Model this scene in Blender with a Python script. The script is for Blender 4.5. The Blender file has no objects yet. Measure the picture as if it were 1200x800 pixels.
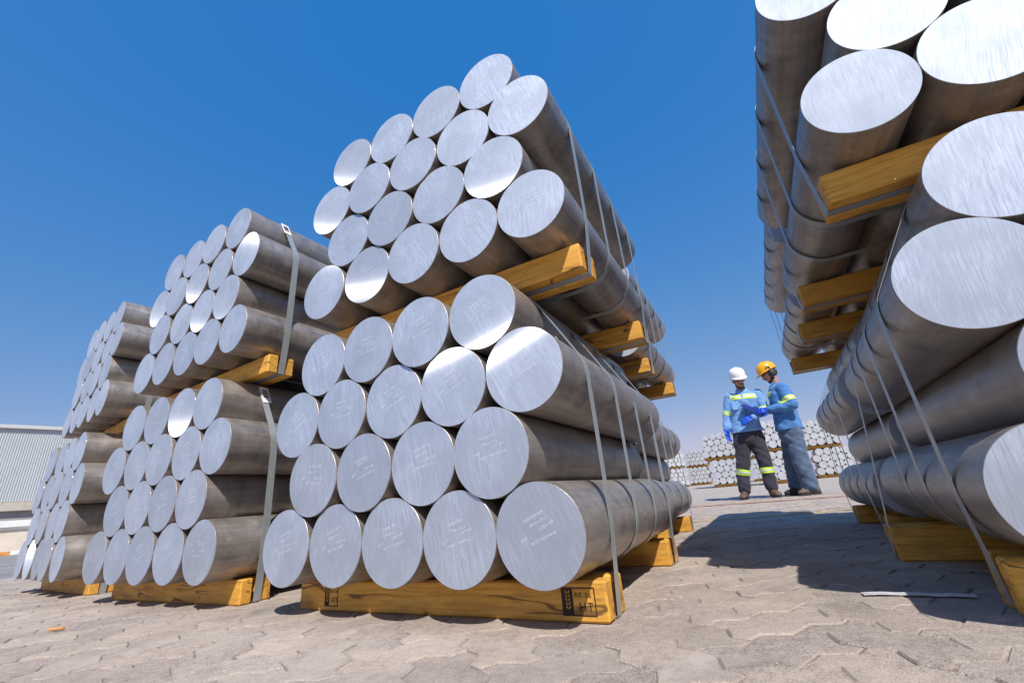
import bpy, bmesh, math, random
import numpy as np
from mathutils import Vector, Matrix, noise

random.seed(7)
SC = bpy.context.scene
COL = SC.collection
D = 0.2032                      # billet diameter (8 inch), all stack measures are in D
GZ = 0.88                       # billet axis of a bottom row above the ground, in D
S3 = math.sqrt(3) / 2
R = math.radians

def U(x, y, z):                 # stack units -> metres, ground at z = 0
    return Vector((x * D, y * D, (z + GZ) * D))

# ---------------------------------------------------------------- camera
F, PAN, TILT, ROLL = 496.6037, -0.4873, 0.3617, -0.0924
fw = Vector((math.sin(PAN) * math.cos(TILT), math.cos(PAN) * math.cos(TILT), math.sin(TILT)))
r0 = Vector((math.cos(PAN), -math.sin(PAN), 0)); u0 = r0.cross(fw)
cr = math.cos(ROLL) * r0 + math.sin(ROLL) * u0
cu = -math.sin(ROLL) * r0 + math.cos(ROLL) * u0
CAM = U(2.0918, -4.1293, 0.314)
cam = bpy.data.cameras.new('camera'); cam.lens = F * 36 / 1200; cam.sensor_width = 36
cam.clip_start = 0.02; cam.clip_end = 2000
co = bpy.data.objects.new('camera', cam); COL.objects.link(co)
co.matrix_world = Matrix(((cr.x, cu.x, -fw.x, CAM.x), (cr.y, cu.y, -fw.y, CAM.y), (cr.z, cu.z, -fw.z, CAM.z), (0, 0, 0, 1)))
SC.camera = co

def project(v):
    d = v - CAM; z = d.dot(fw)
    if z < 0.02: return None
    return 600 + F * d.dot(cr) / z, 400 - F * d.dot(cu) / z, z

# ---------------------------------------------------------------- sky, sun, exposure
SUN = Vector((0.50, -0.68, 1.0)).normalized()
EL = math.asin(SUN.z); AZ = math.atan2(SUN.x, SUN.y)
w = bpy.data.worlds.new('World'); SC.world = w; w.use_nodes = True
nt = w.node_tree; sky = nt.nodes.new('ShaderNodeTexSky'); sky.sky_type = 'NISHITA'; sky.sun_disc = False
sky.sun_elevation = EL; sky.sun_rotation = AZ; sky.altitude = 0; sky.air_density = 1.0; sky.dust_density = 0.6; sky.ozone_density = 1.0
bg = nt.nodes['Background']; bg.inputs[1].default_value = 0.15
# the photograph's tone: one curve per channel over the whole sky, kept neutral where it is brightest
def wm(op, x, y):
    m = nt.nodes.new('ShaderNodeMath'); m.operation = op
    for i, v in enumerate((x, y)):
        if isinstance(v, bpy.types.NodeSocket): nt.links.new(v, m.inputs[i])
        else: m.inputs[i].default_value = v
    return m.outputs[0]
sp_ = nt.nodes.new('ShaderNodeSeparateColor'); nt.links.new(sky.outputs[0], sp_.inputs[0])
KS = 1 / (.15 * 2 ** 1.47)
bb = wm('MULTIPLY', wm('POWER', sp_.outputs[2], .207), .468 * KS)
gg = wm('MINIMUM', wm('MULTIPLY', wm('POWER', sp_.outputs[1], .61), .167 * KS), wm('MULTIPLY', bb, .97))
rr_ = wm('MINIMUM', wm('MULTIPLY', wm('MAXIMUM', wm('SUBTRACT', sp_.outputs[0], .52), .001), .112 * KS), wm('MULTIPLY', gg, .97))
cb_ = nt.nodes.new('ShaderNodeCombineColor')
for i, v in enumerate((rr_, gg, bb)): nt.links.new(v, cb_.inputs[i])
nt.links.new(cb_.outputs[0], bg.inputs[0])
sl = bpy.data.lights.new('sun', 'SUN'); sl.energy = 2.0; sl.angle = R(0.53); sl.color = (1, 0.95, 0.87)
so = bpy.data.objects.new('sun', sl); COL.objects.link(so); so.rotation_euler = SUN.to_track_quat('Z', 'Y').to_euler()
so.location = SUN * 30
SC.render.engine = 'CYCLES'
vs = SC.view_settings; vs.view_transform = 'Standard'; vs.look = 'None'; vs.gamma = 1; vs.exposure = 1.47; vs.use_curve_mapping = False

# ---------------------------------------------------------------- material helpers
class NB:
    def __init__(s, name):
        s.m = bpy.data.materials.new(name); s.m.use_nodes = True; s.t = s.m.node_tree
        s.b = s.t.nodes['Principled BSDF']
    def n(s, typ, **kw):
        nd = s.t.nodes.new('ShaderNode' + typ)
        for k, v in kw.items():
            if k.startswith('i_'):
                key = k[2:]; key = int(key) if key.isdigit() else key
                s.put(nd.inputs[key], v)
            else: setattr(nd, k, v)
        return nd
    def put(s, sock, v):
        if isinstance(v, bpy.types.NodeSocket): s.t.links.new(v, sock)
        elif isinstance(v, bpy.types.Node): s.t.links.new(v.outputs[0], sock)
        else: sock.default_value = v
    def set(s, **kw):
        for k, v in kw.items(): s.put(s.b.inputs[k.replace('_', ' ')], v)
    def coord(s, scale=(1, 1, 1), out='Object', add=None):
        v = s.n('TexCoord').outputs[out]
        if add is not None:
            v = s.n('VectorMath', operation='ADD', i_0=v, i_1=add).outputs[0]
        return s.n('VectorMath', operation='MULTIPLY', i_0=v, i_1=scale).outputs[0]
    def noise(s, vec, scale=5, detail=4, rough=.55, dist=0):
        return s.n('TexNoise', i_Vector=vec, i_Scale=scale, i_Detail=detail, i_Roughness=rough, i_Distortion=dist).outputs['Fac']
    def ramp(s, fac, stops, interp='LINEAR'):
        r = s.n('ValToRGB'); r.color_ramp.interpolation = interp
        e = r.color_ramp.elements
        while len(e) < len(stops): e.new(.5)
        for k, (p, c) in zip(e, stops):
            k.position = p; k.color = (c if hasattr(c, '__len__') else (c, c, c)) + ((1,) if not hasattr(c, '__len__') or len(c) == 3 else ()) if not isinstance(c, float) else (c, c, c, 1)
        s.put(r.inputs[0], fac); return r.outputs[0]
    def mix(s, fac, a, b, mode='MIX'):
        m = s.n('Mix', data_type='RGBA', blend_type=mode)
        s.put(m.inputs[0], fac); s.put(m.inputs[6], a); s.put(m.inputs[7], b); return m.outputs[2]
    def math(s, op, a, b=0.0, clamp=False):
        m = s.n('Math', operation=op, use_clamp=clamp); s.put(m.inputs[0], a); s.put(m.inputs[1], b); return m.outputs[0]
    def rand(s): return s.n('ObjectInfo').outputs['Random']
    def rvec(s, k=37.0):
        r = s.rand(); return s.n('CombineXYZ', i_0=s.math('MULTIPLY', r, k), i_1=s.math('MULTIPLY', r, k * 1.7), i_2=s.math('MULTIPLY', r, -k * 2.3)).outputs[0]
    def bump(s, h, strength=.3, dist=.001, normal=None):
        b = s.n('Bump', i_Strength=strength, i_Distance=dist, i_Height=h)
        if normal is not None: s.put(b.inputs['Normal'], normal)
        return b.outputs[0]

def c3(r, g, b): return (r, g, b, 1)

def plain(name, col, rough=.6, metal=0.0, var=.12, scale=30):
    k = NB(name); v = k.coord(add=k.rvec())
    nz = k.noise(v, scale, 4)
    lo = tuple(x * (1 - var) for x in col) + (1,); hi = tuple(min(1, x * (1 + var)) for x in col) + (1,)
    k.set(Base_Color=k.ramp(nz, [(.3, lo), (.7, hi)]), Roughness=rough, Metallic=metal)
    k.set(Normal=k.bump(nz, .1, .001))
    return k.m

def mat_face():
    k = NB('sawn_aluminium'); rv = k.rvec()
    tx = k.n('VectorTransform', vector_type='VECTOR', convert_from='OBJECT', convert_to='WORLD', i_0=(1, 0, 0)).outputs[0]
    base = k.n('VectorMath', operation='ADD', i_0=k.n('TexCoord').outputs['Object'], i_1=rv).outputs[0]
    wob = k.n('VectorMath', operation='ADD', i_0=base, i_1=k.n('VectorMath', operation='SCALE', i_0=k.n('TexNoise', i_Vector=base, i_Scale=14.0, i_Detail=2.0).outputs['Color'], i_3=.012).outputs[0]).outputs[0]
    g1 = k.noise(k.n('VectorMath', operation='MULTIPLY', i_0=wob, i_1=(1, 1, .03)).outputs[0], 420, 3, .6)
    g2 = k.noise(k.n('VectorMath', operation='MULTIPLY', i_0=wob, i_1=(1, 1, .012)).outputs[0], 1500, 2, .6)
    big = k.noise(base, 9, 3)
    patch = k.noise(k.n('VectorMath', operation='MULTIPLY', i_0=base, i_1=(1, 1, .4)).outputs[0], 30, 4)
    gr = k.math('ADD', k.math('MULTIPLY', g1, .75), k.math('MULTIPLY', g2, .25))
    col = k.mix(k.ramp(gr, [(.36, 0.0), (.64, 1.0)]), c3(.40, .445, .53), c3(.62, .67, .765))
    col = k.mix(k.ramp(big, [(.40, 0.0), (.62, .7)]), col, c3(.42, .46, .535))
    rnd = k.rand()
    col = k.mix(k.math('MULTIPLY', k.math('POWER', rnd, 3.0), .5), col, c3(.30, .335, .41))
    bmp = k.bump(gr, .10, .0005)
    rough = k.math('ADD', .63, k.math('ADD', k.math('MULTIPLY', patch, .12), k.math('MULTIPLY', rnd, .05)))
    k.set(Base_Color=col, Metallic=.9, Roughness=rough, Anisotropic=.25, Tangent=tx, Normal=bmp)
    tz = k.n('VectorTransform', vector_type='VECTOR', convert_from='OBJECT', convert_to='WORLD', i_0=(0, 0, 1)).outputs[0]
    gl = k.n('BsdfAnisotropic', i_Color=c3(.85, .87, .92), i_Roughness=.18, i_Anisotropy=.90, i_Tangent=tz)
    ms = k.n('MixShader', i_0=.13, i_1=k.b.outputs[0], i_2=gl.outputs[0])
    k.t.links.new(ms.outputs[0], k.t.nodes['Material Output'].inputs[0])
    return k.m

def mat_side():
    k = NB('cast_aluminium_skin'); v = k.coord(add=k.rvec())
    def mul(s): return k.n('VectorMath', operation='MULTIPLY', i_0=v, i_1=s).outputs[0]
    streak = k.noise(mul((1, .06, 1)), 70, 4, .6)
    rings = k.noise(mul((.12, 1, .12)), 45, 3, .55)
    mott = k.noise(v, 14, 6, .62)
    spots = k.noise(v, 160, 3, .7)
    m = k.math('ADD', k.math('MULTIPLY', mott, .45), k.math('ADD', k.math('MULTIPLY', streak, .35), k.math('MULTIPLY', rings, .2)))
    col = k.ramp(m, [(.35, c3(.23, .205, .19)), (.5, c3(.36, .325, .302)), (.65, c3(.50, .46, .435))])
    col = k.mix(k.ramp(k.noise(v, 7, 3), [(.45, 0.0), (.72, .32)]), col, c3(.30, .235, .185))
    col = k.mix(k.ramp(spots, [(.66, 0.0), (.74, .5)]), col, c3(.78, .76, .74))
    scr = k.noise(k.n('VectorMath', operation='MULTIPLY', i_0=k.n('VectorRotate', rotation_type='X_AXIS', i_Vector=v, i_Angle=.35).outputs[0], i_1=(1, .03, 1)).outputs[0], 240, 2, .5)
    col = k.mix(k.math('MULTIPLY', k.ramp(scr, [(.67, 0.0), (.71, .6)]), k.ramp(mott, [(.45, 0.0), (.6, 1.0)])), col, c3(.74, .71, .68))
    dust = k.noise(v, 55, 5, .7)
    col = k.mix(k.ramp(dust, [(.50, 0.0), (.70, .55)]), col, c3(.46, .40, .35))
    ringl = k.noise(mul((.02, 1, .02)), 260, 2, .5)
    rough = k.ramp(mott, [(.3, .34), (.7, .52)])
    k.set(Base_Color=col, Metallic=.62, Roughness=rough)
    k.set(Normal=k.bump(k.math('ADD', k.math('ADD', streak, k.math('MULTIPLY', ringl, .5)), k.math('ADD', k.math('MULTIPLY', spots, .35), k.math('MULTIPLY', dust, .6))), .25, .0012))
    return k.m

def mat_wood():
    k = NB('pine_timber'); v = k.coord(add=k.rvec())
    def mul(s): return k.n('VectorMath', operation='MULTIPLY', i_0=v, i_1=s).outputs[0]
    warp = k.n('VectorMath', operation='ADD', i_0=v, i_1=k.n('VectorMath', operation='SCALE', i_0=k.n('TexNoise', i_Vector=mul((.25, 1, 1)), i_Scale=9.0, i_Detail=3.0).outputs['Color'], i_3=.035).outputs[0]).outputs[0]
    g = k.noise(k.n('VectorMath', operation='MULTIPLY', i_0=warp, i_1=(.045, 1, 1)).outputs[0], 130, 4, .6)
    g2 = k.noise(k.n('VectorMath', operation='MULTIPLY', i_0=warp, i_1=(.02, 1, 1)).outputs[0], 600, 2, .6)
    col = k.ramp(k.math('ADD', k.math('MULTIPLY', g, .7), k.math('MULTIPLY', g2, .3)), [(.32, c3(.43, .18, .022)), (.48, c3(.66, .335, .045)), (.68, c3(.80, .48, .11))])
    kn = k.n('TexVoronoi', i_Vector=mul((1, 1.6, 1.6)), i_Scale=6.5).outputs['Distance']
    col = k.mix(k.ramp(kn, [(.05, .9), (.11, 0.0)]), col, c3(.10, .04, .012))
    dirt = k.noise(mul((.3, 1, 1)), 22, 5, .65)
    col = k.mix(k.ramp(dirt, [(.50, 0.0), (.72, .8)]), col, c3(.23, .115, .035))
    col = k.mix(k.math('MULTIPLY', k.rand(), .3), col, c3(.56, .25, .03))
    cw = k.noise(k.n('VectorMath', operation='MULTIPLY', i_0=warp, i_1=(.12, .6, 1)).outputs[0], 16, 2, .5)
    crack = k.ramp(k.math('ABSOLUTE', k.math('SUBTRACT', cw, .5)), [(.004, 1.0), (.010, 0.0)])
    crack = k.math('MULTIPLY', crack, k.ramp(k.noise(mul((.4, 1, 1)), 9, 2), [(.48, 0.0), (.54, 1.0)]))
    col = k.mix(k.math('MULTIPLY', crack, .8), col, c3(.07, .03, .008))
    k.set(Base_Color=col, Roughness=.62, Normal=k.bump(k.math('SUBTRACT', g, crack), .35, .0012))
    return k.m

def mat_paver():
    k = NB('concrete_paver'); v = k.coord(out='Generated' if False else 'Object', add=k.rvec(11.0))
    fine = k.noise(v, 420, 3, .75); mid = k.noise(v, 60, 4, .6); big = k.noise(v, 6, 3)
    f = k.math('ADD', k.math('MULTIPLY', fine, .68), k.math('ADD', k.math('MULTIPLY', mid, .20), k.math('MULTIPLY', big, .12)))
    col = k.ramp(f, [(.38, c3(.135, .112, .096)), (.5, c3(.345, .29, .254)), (.62, c3(.53, .455, .405))])
    col = k.mix(k.ramp(big, [(.42, 0.0), (.7, .5)]), col, c3(.42, .355, .30))
    wp = k.n('NewGeometry').outputs['Position']
    st = k.noise(wp, 2.3, 5, .65)
    col = k.mix(k.ramp(st, [(.52, 0.0), (.72, .45)]), col, c3(.17, .145, .13))
    col = k.mix(k.ramp(k.noise(wp, 5.1, 4), [(.58, 0.0), (.72, .4)]), col, c3(.52, .47, .43))
    tint = k.ramp(k.rand(), [(0.0, c3(.90, .88, .87)), (.5, c3(1, 1, 1)), (1.0, c3(1.08, 1.04, 1.0))])
    col = k.mix(1.0, col, tint, 'MULTIPLY')
    k.set(Base_Color=col, Roughness=.88, Normal=k.bump(k.math('ADD', fine, mid), .8, .002))
    return k.m

def mat_ground():
    k = NB('jointing_sand_and_paving'); v = k.coord()
    fine = k.noise(v, 300, 3, .7); mid = k.noise(v, 30, 4); big = k.noise(v, 1.1, 4)
    sand = k.ramp(fine, [(.3, c3(.20, .155, .125)), (.7, c3(.47, .385, .32))])
    sand = k.mix(k.ramp(k.noise(v, 16, 3), [(.46, .6), (.58, 0.0)]), sand, c3(.07, .058, .048))
    rot = k.n('VectorRotate', rotation_type='Z_AXIS', i_Vector=v, i_Angle=R(45)).outputs[0]
    br = k.n('TexBrick', i_Vector=rot, i_Color1=c3(.33, .29, .26), i_Color2=c3(.39, .345, .31), i_Mortar=c3(.22, .185, .16), i_Scale=1.0)
    br.inputs['Brick Width'].default_value = .2154; br.inputs['Row Height'].default_value = .1077; br.inputs['Mortar Size'].default_value = .006
    sp = k.n('SeparateXYZ', i_0=v)
    inx = k.math('MULTIPLY', k.math('GREATER_THAN', sp.outputs[0], -26 * D), k.math('LESS_THAN', sp.outputs[0], 9 * D))
    iny = k.math('LESS_THAN', sp.outputs[1], 33 * D)
    near = k.math('MULTIPLY', inx, iny)
    pav = k.mix(k.ramp(mid, [(.35, 0.0), (.7, .6)]), br.outputs[0], c3(.42, .37, .33))
    asph = k.ramp(k.noise(v, 3.0, 5), [(.3, c3(.16, .16, .165)), (.7, c3(.25, .245, .24))])
    far_left = k.math('LESS_THAN', k.math('ADD', sp.outputs[0], k.math('MULTIPLY', sp.outputs[1], .15)), -28 * D)
    col = k.mix(near, pav, sand); col = k.mix(far_left, col, asph)
    col = k.mix(k.ramp(big, [(.4, 0.0), (.7, .35)]), col, c3(.40, .35, .31))
    k.set(Base_Color=col, Roughness=.9, Normal=k.bump(fine, .5, .002))
    return k.m

def mat_cloth(name, col, dark=.6):
    k = NB(name); v = k.coord()
    a = k.noise(v, 9, 5, .6, 1.0); b = k.noise(v, 260, 2)
    c = k.mix(k.ramp(a, [(.3, 0.0), (.7, 1.0)]), tuple(x * dark for x in col) + (1,), tuple(min(1, x * 1.12) for x in col) + (1,))
    k.set(Base_Color=c, Roughness=.85, Normal=k.bump(k.math('ADD', k.math('MULTIPLY', a, 4.0), k.math('MULTIPLY', b, .3)), .4, .006))
    k.b.inputs['Sheen Weight'].default_value = .15
    return k.m

def mat_scribe():
    k = NB('scribed_marking'); v = k.coord(add=k.rvec())
    k.set(Base_Color=c3(.80, .83, .88), Roughness=.5, Metallic=.3, Alpha=k.ramp(k.noise(v, 420, 3, .7), [(.36, .25), (.54, .95)]))
    return k.m

M = dict(face=mat_face(), side=mat_side(), wood=mat_wood(), paver=mat_paver(), ground=mat_ground(),
    strap=plain('strap_band', (.36, .39, .40), .38, .35, .08, 60),
    ink=plain('burnt_stamp_ink', (.03, .018, .012), .8),
    stamp=mat_scribe(),
    tag=plain('tag_paper', (.78, .78, .79), .5, 0, .04), bar=plain('barcode_ink', (.03, .03, .04), .6),
    brightened=plain('brightened_sawn_aluminium', (.56, .575, .61), .5, .55, .14, 9),  # lighter copy of the sawn faces: far ends' brightness put into the colour
    steel=plain('seal_steel', (.62, .63, .64), .3, 1.0),
    white=plain('white_paint', (.74, .74, .74), .55, 0, .08, 8), cream=plain('cream_wall_paint', (.66, .58, .49), .7, 0, .08, 3),
    trim=plain('beige_trim', (.47, .42, .36), .6, 0, .1, 3), greyw=plain('grey_render', (.33, .32, .33), .8, 0, .15, 2),
    dark=plain('dark_rubber', (.035, .035, .04), .6), orange=plain('orange_kerb_paint', (.62, .27, .07), .7),
    rib=plain('ribbed_sheet_metal', (.50, .53, .55), .5, .1, .06, 1.0), roof=plain('roof_capping', (.52, .52, .52), .5),
    yline=plain('worn_yellow_paint', (.58, .40, .16), .85, 0, .25, 25), rline=plain('worn_red_paint', (.40, .17, .10), .85, 0, .25, 25),
    offcut=plain('shade_dimmed_strapping', (.55, .55, .56), .6, 0, .3, 40),  # white strapping, colour toned down for the shade it lies in
    wline=plain('worn_white_paint', (.66, .66, .66), .8, 0, .2, 30),
    skin=plain('skin', (.46, .22, .14), .55, 0, .1), beard=plain('dark_hair', (.03, .018, .012), .8), lens=plain('dark_lens', (.015, .015, .02), .15),
    shirt=mat_cloth('light_blue_workwear', (.17, .36, .70), .7), shirt2=mat_cloth('mid_blue_workwear', (.055, .20, .50), .6),
    navy=mat_cloth('navy_twill', (.028, .026, .045), .6), denim=mat_cloth('faded_blue_twill', (.075, .12, .205), .55),
    glove=plain('blue_nitrile', (.012, .075, .50), .4), board=plain('blue_clipboard_plastic', (.008, .018, .16), .35),
    fluo=plain('fluorescent_yellow_tape', (.55, .78, .06), .6, 0, .05), silver=plain('silver_reflective_tape', (.66, .69, .70), .35, .2, .05),
    boot=plain('brown_leather', (.10, .062, .042), .6, 0, .25), boot2=plain('grey_suede', (.13, .105, .09), .75, 0, .2), sole=plain('black_sole_and_shaded_boot', (.02, .02, .022), .7),
    hw=plain('white_helmet_shell', (.80, .80, .80), .25, 0, .02), hy=plain('yellow_helmet_shell', (.80, .38, .012), .28, 0, .03),
    chipstone=plain('grit_stone', (.36, .31, .27), .9, 0, .4, 300),
    chip=plain('wood_chip', (.55, .25, .06), .8))

# ---------------------------------------------------------------- object helpers
def link(name, me, mat=None, parent=None, label=None, cat=None, group=None, kind=None, mw=None):
    o = bpy.data.objects.new(name, me); COL.objects.link(o)
    if mat is not None and me is not None and not me.materials: me.materials.append(mat)
    if parent is not None: o.parent = parent
    if mw is not None: o.matrix_basis = mw
    for k, v in (('label', label), ('category', cat), ('group', group), ('kind', kind)):
        if v: o[k] = v
    return o

def mesh(name, verts, faces, smooth=False):
    me = bpy.data.meshes.new(name); me.from_pydata([tuple(v) for v in verts], [], faces); me.update()
    if smooth: me.polygons.foreach_set('use_smooth', [True] * len(me.polygons))
    return me

def from_bm(name, bm, smooth=False):
    me = bpy.data.meshes.new(name); bm.to_mesh(me); bm.free()
    if smooth: me.polygons.foreach_set('use_smooth', [True] * len(me.polygons))
    return me

def box_bm(x0, x1, y0, y1, z0, z1, bev=0, bm=None, seg=1):
    own = bm is None
    b = bmesh.new()
    vs_ = [b.verts.new((x, y, z)) for x in (x0, x1) for y in (y0, y1) for z in (z0, z1)]
    for f in ((0, 1, 3, 2), (4, 6, 7, 5), (0, 4, 5, 1), (2, 3, 7, 6), (0, 2, 6, 4), (1, 5, 7, 3)): b.faces.new([vs_[i] for i in f])
    if bev: bmesh.ops.bevel(b, geom=list(b.edges), offset=bev, segments=seg, affect='EDGES', profile=.5)
    bmesh.ops.recalc_face_normals(b, faces=b.faces)
    if own: return b
    t = bpy.data.meshes.new('t'); b.to_mesh(t); b.free(); bm.from_mesh(t); bpy.data.meshes.remove(t); return bm

def box(name, x0, x1, y0, y1, z0, z1, bev=0):
    return from_bm(name, box_bm(x0, x1, y0, y1, z0, z1, bev))

def text_mesh(s, size):
    cu_ = bpy.data.curves.new('t', 'FONT'); cu_.body = s; cu_.size = size; cu_.resolution_u = 2; cu_.space_character = 1.12
    o = bpy.data.objects.new('t', cu_); COL.objects.link(o)
    dg = bpy.context.evaluated_depsgraph_get(); me = bpy.data.meshes.new_from_object(o.evaluated_get(dg))
    bpy.data.objects.remove(o); bpy.data.curves.remove(cu_); return me

def join_meshes(name, items):   # items: (mesh, matrix)
    bm = bmesh.new()
    for me, mx in items:
        t = me.copy(); t.transform(mx); bm.from_mesh(t); bpy.data.meshes.remove(t)
    return from_bm(name, bm)

# ---------------------------------------------------------------- ground and paving
YR = 33 * D
def rise(y): return max(0.0, min(y, 130 * D) - YR) * 0.0165
ys = [-60, -4 * D, 10 * D, YR] + [YR + k * 97 * D / 6 for k in range(1, 7)] + [120, 500]
xs = [-500, -60, -6, 0, 6, 60, 500]
gv = [(x, y, rise(y) - .0034) for y in ys for x in xs]; nx = len(xs)
gf = [(j * nx + i, j * nx + i + 1, (j + 1) * nx + i + 1, (j + 1) * nx + i) for j in range(len(ys) - 1) for i in range(nx - 1)]
ground = link('ground', mesh('ground', gv, gf), M['ground'], kind='structure', label='sand-jointed concrete yard paving stretching to the far stacks')

PW = 0.53 * D
def prof(n):                    # zigzag along a unit edge
    return [(0.0, 0.0), (.30, .12), (.70, -.12)]
def paver_outline(horizontal):
    pts = []
    Lx, Ly = (2, 1) if horizontal else (1, 2)
    for k in range(Lx): pts += [(k + a, b) for a, b in prof(0)]
    for k in range(Ly): pts += [(Lx - b, k + a) for a, b in prof(0)]
    top = []
    for k in range(Lx): top += [(k + a, Ly + b) for a, b in prof(0)] 
    top = top + [(Lx, Ly)]
    pts += [(x, y) for x, y in reversed(top)][:-1]
    lef = []
    for k in range(Ly): lef += [(-b, k + a) for a, b in prof(0)]
    lef = lef + [(0, Ly)]
    pts += [q for q in reversed(lef)][:-1]
    return [Vector((x * PW, y * PW)) for x, y in pts]
def inset_poly(p, d):
    n = len(p); out = []
    for i in range(n):
        a, b, c = p[i - 1], p[i], p[(i + 1) % n]
        e1 = (b - a).normalized(); e2 = (c - b).normalized()
        n1 = Vector((-e1.y, e1.x)); n2 = Vector((-e2.y, e2.x)); m = (n1 + n2)
        m = m / max(.35, m.length_squared / 2) if m.length > 1e-6 else n1
        out.append(b + m * d)
    return out
def paver_geo(horizontal):
    o = paver_outline(horizontal); a = inset_poly(o, .0015); b = inset_poly(o, .0042); n = len(o)
    cx = sum((q.x for q in o)) / n; cy = sum((q.y for q in o)) / n
    V = [(q.x - cx, q.y - cy, -.014) for q in a] + [(q.x - cx, q.y - cy, -.0028) for q in a] + [(q.x - cx, q.y - cy, 0) for q in b]
    Fc = []
    for L in (0, n):
        Fc += [(L + i, L + (i + 1) % n, L + n + (i + 1) % n, L + n + i) for i in range(n)]
    Fc.append(tuple(range(2 * n, 3 * n)))
    return V, Fc, cx, cy
geo = {h: paver_geo(h) for h in (True, False)}
pme = {h: mesh('paver', geo[h][0], geo[h][1]) for h in geo}
for q in pme.values(): q.materials.append(M['paver'])
ca, sa = math.cos(R(45)), math.sin(R(45))
cand = []
for i in range(-90, 91):
    for j in range(-90, 91):
        m = (i - j) % 4
        if m == 0: h = True
        elif m == 3: h = False
        else: continue
        lx = i * PW + geo[h][2]; ly = j * PW + geo[h][3]
        x = ca * lx - sa * ly + .035; y = sa * lx + ca * ly + .06
        if not (-26 * D < x < 9 * D and -3.6 * D < y < YR): continue
        pr = project(Vector((x, y, 0)))
        if pr is None or not (-160 < pr[0] < 1360 and pr[1] < 960): continue
        cand.append((pr[2] ** 2 * (1 if -5 < pr[0] < 1205 and pr[1] < 805 else 2.2), x, y, h))
cand.sort(key=lambda c: c[0])
bulkV, bulkF = [], []
rng = random.Random(3)
for n_, (s_, x, y, h) in enumerate(cand):
    mw = Matrix.Translation((x, y, rng.uniform(-.0016, .0014))) @ Matrix.Rotation(R(45) + rng.gauss(0, .006), 4, 'Z') @ Matrix.Rotation(rng.gauss(0, .0075), 4, 'X') @ Matrix.Rotation(rng.gauss(0, .0075), 4, 'Y')
    if n_ < 300:
        link('paver', pme[h], None, ground, mw=mw)
    else:
        b0 = len(bulkV); bulkV += [mw @ Vector(v) for v in geo[h][0]]; bulkF += [tuple(b0 + q for q in f) for f in geo[h][1]]
link('paving_field', mesh('paving_field', bulkV, bulkF), M['paver'], ground, kind='stuff')

def strip(name, x0, x1, y0, y1, z, mat, label, slope=0.0, cat='line'):
    n = 24; V = []; Fc = []; rg = random.Random(name)
    for i in range(n + 1):
        x = x0 + (x1 - x0) * i / n; dy = slope * (x - x0)
        for yy in (y0 + rg.uniform(-.006, .006), y1 + rg.uniform(-.006, .006)): V.append((x, yy + dy, z + rise(yy + dy)))
    for i in range(n): Fc.append((2 * i, 2 * i + 2, 2 * i + 3, 2 * i + 1))
    return link(name, mesh(name, V, Fc), mat, ground, kind='structure' if False else None)
strip('painted_line', -1.2 * D, 9 * D, 12.75 * D, 13.1 * D, .0035, M['yline'], 0, .31)
strip('painted_line', -9 * D, 30 * D, 25.2 * D, 25.9 * D, .0035, M['rline'], 0, -.05)
for k in range(3):
    strip('painted_line', -190 * D, -60 * D, (30 + 14 * k) * D, (31.2 + 14 * k) * D, .0035, M['wline'], 0, .0)

# ---------------------------------------------------------------- billets
def billet_mesh(n=96):
    V = []; Fc = []; r = .4985 * D; L = 4.95 * D; ch = .004 * D
    prof_ = [(r - ch, .0), (r, ch), (r, L * .5), (r, L - ch), (r - ch, L)]
    for rr, yy in prof_:
        for i in range(n):
            a = 2 * math.pi * i / n; V.append((rr * math.cos(a), yy, rr * math.sin(a)))
    for k in range(len(prof_) - 1):
        for i in range(n): Fc.append((k * n + i, (k + 1) * n + i, (k + 1) * n + (i + 1) % n, k * n + (i + 1) % n))
    Fc.append(tuple(range((len(prof_) - 1) * n, len(prof_) * n)))
    Fc.append(tuple(reversed(range(n))))
    me = mesh('billet', V, Fc)
    sm = [len(p.vertices) == 4 for p in me.polygons]; me.polygons.foreach_set('use_smooth', sm)
    bm = bmesh.new(); bm.from_mesh(me)
    bmesh.ops.recalc_face_normals(bm, faces=bm.faces)
    for e in bm.edges:
        if len(e.link_faces) == 2 and e.calc_face_angle(0) > R(25): e.smooth = False
    bm.to_mesh(me); bm.free()
    return me
def disc_mesh(n=96):
    r = (.4985 - .0035) * D
    V = [(r * math.cos(2 * math.pi * i / n), -.0008, r * math.sin(2 * math.pi * i / n)) for i in range(n)] + [(r * math.cos(2 * math.pi * i / n), .0005, r * math.sin(2 * math.pi * i / n)) for i in range(n)]
    Fc = [tuple(range(n))] + [(i, n + i, n + (i + 1) % n, (i + 1) % n) for i in range(n)]
    me = mesh('cut_face', V, Fc); bm = bmesh.new(); bm.from_mesh(me); bmesh.ops.recalc_face_normals(bm, faces=bm.faces); bm.to_mesh(me); bm.free(); return me
BM = billet_mesh(); BM.materials.append(M['side'])
FM = disc_mesh(); FM.materials.append(M['face'])
lines = [('FABW6W8', -.115, .150), ('7M011717', -.079, .085), ('1507 HF', .023, .012), ('JAV', -.215, -.008), ('BOT M100010', -.129, -.072)]
SM = None
rx90 = Matrix.Rotation(R(90), 4, 'X')
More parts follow.
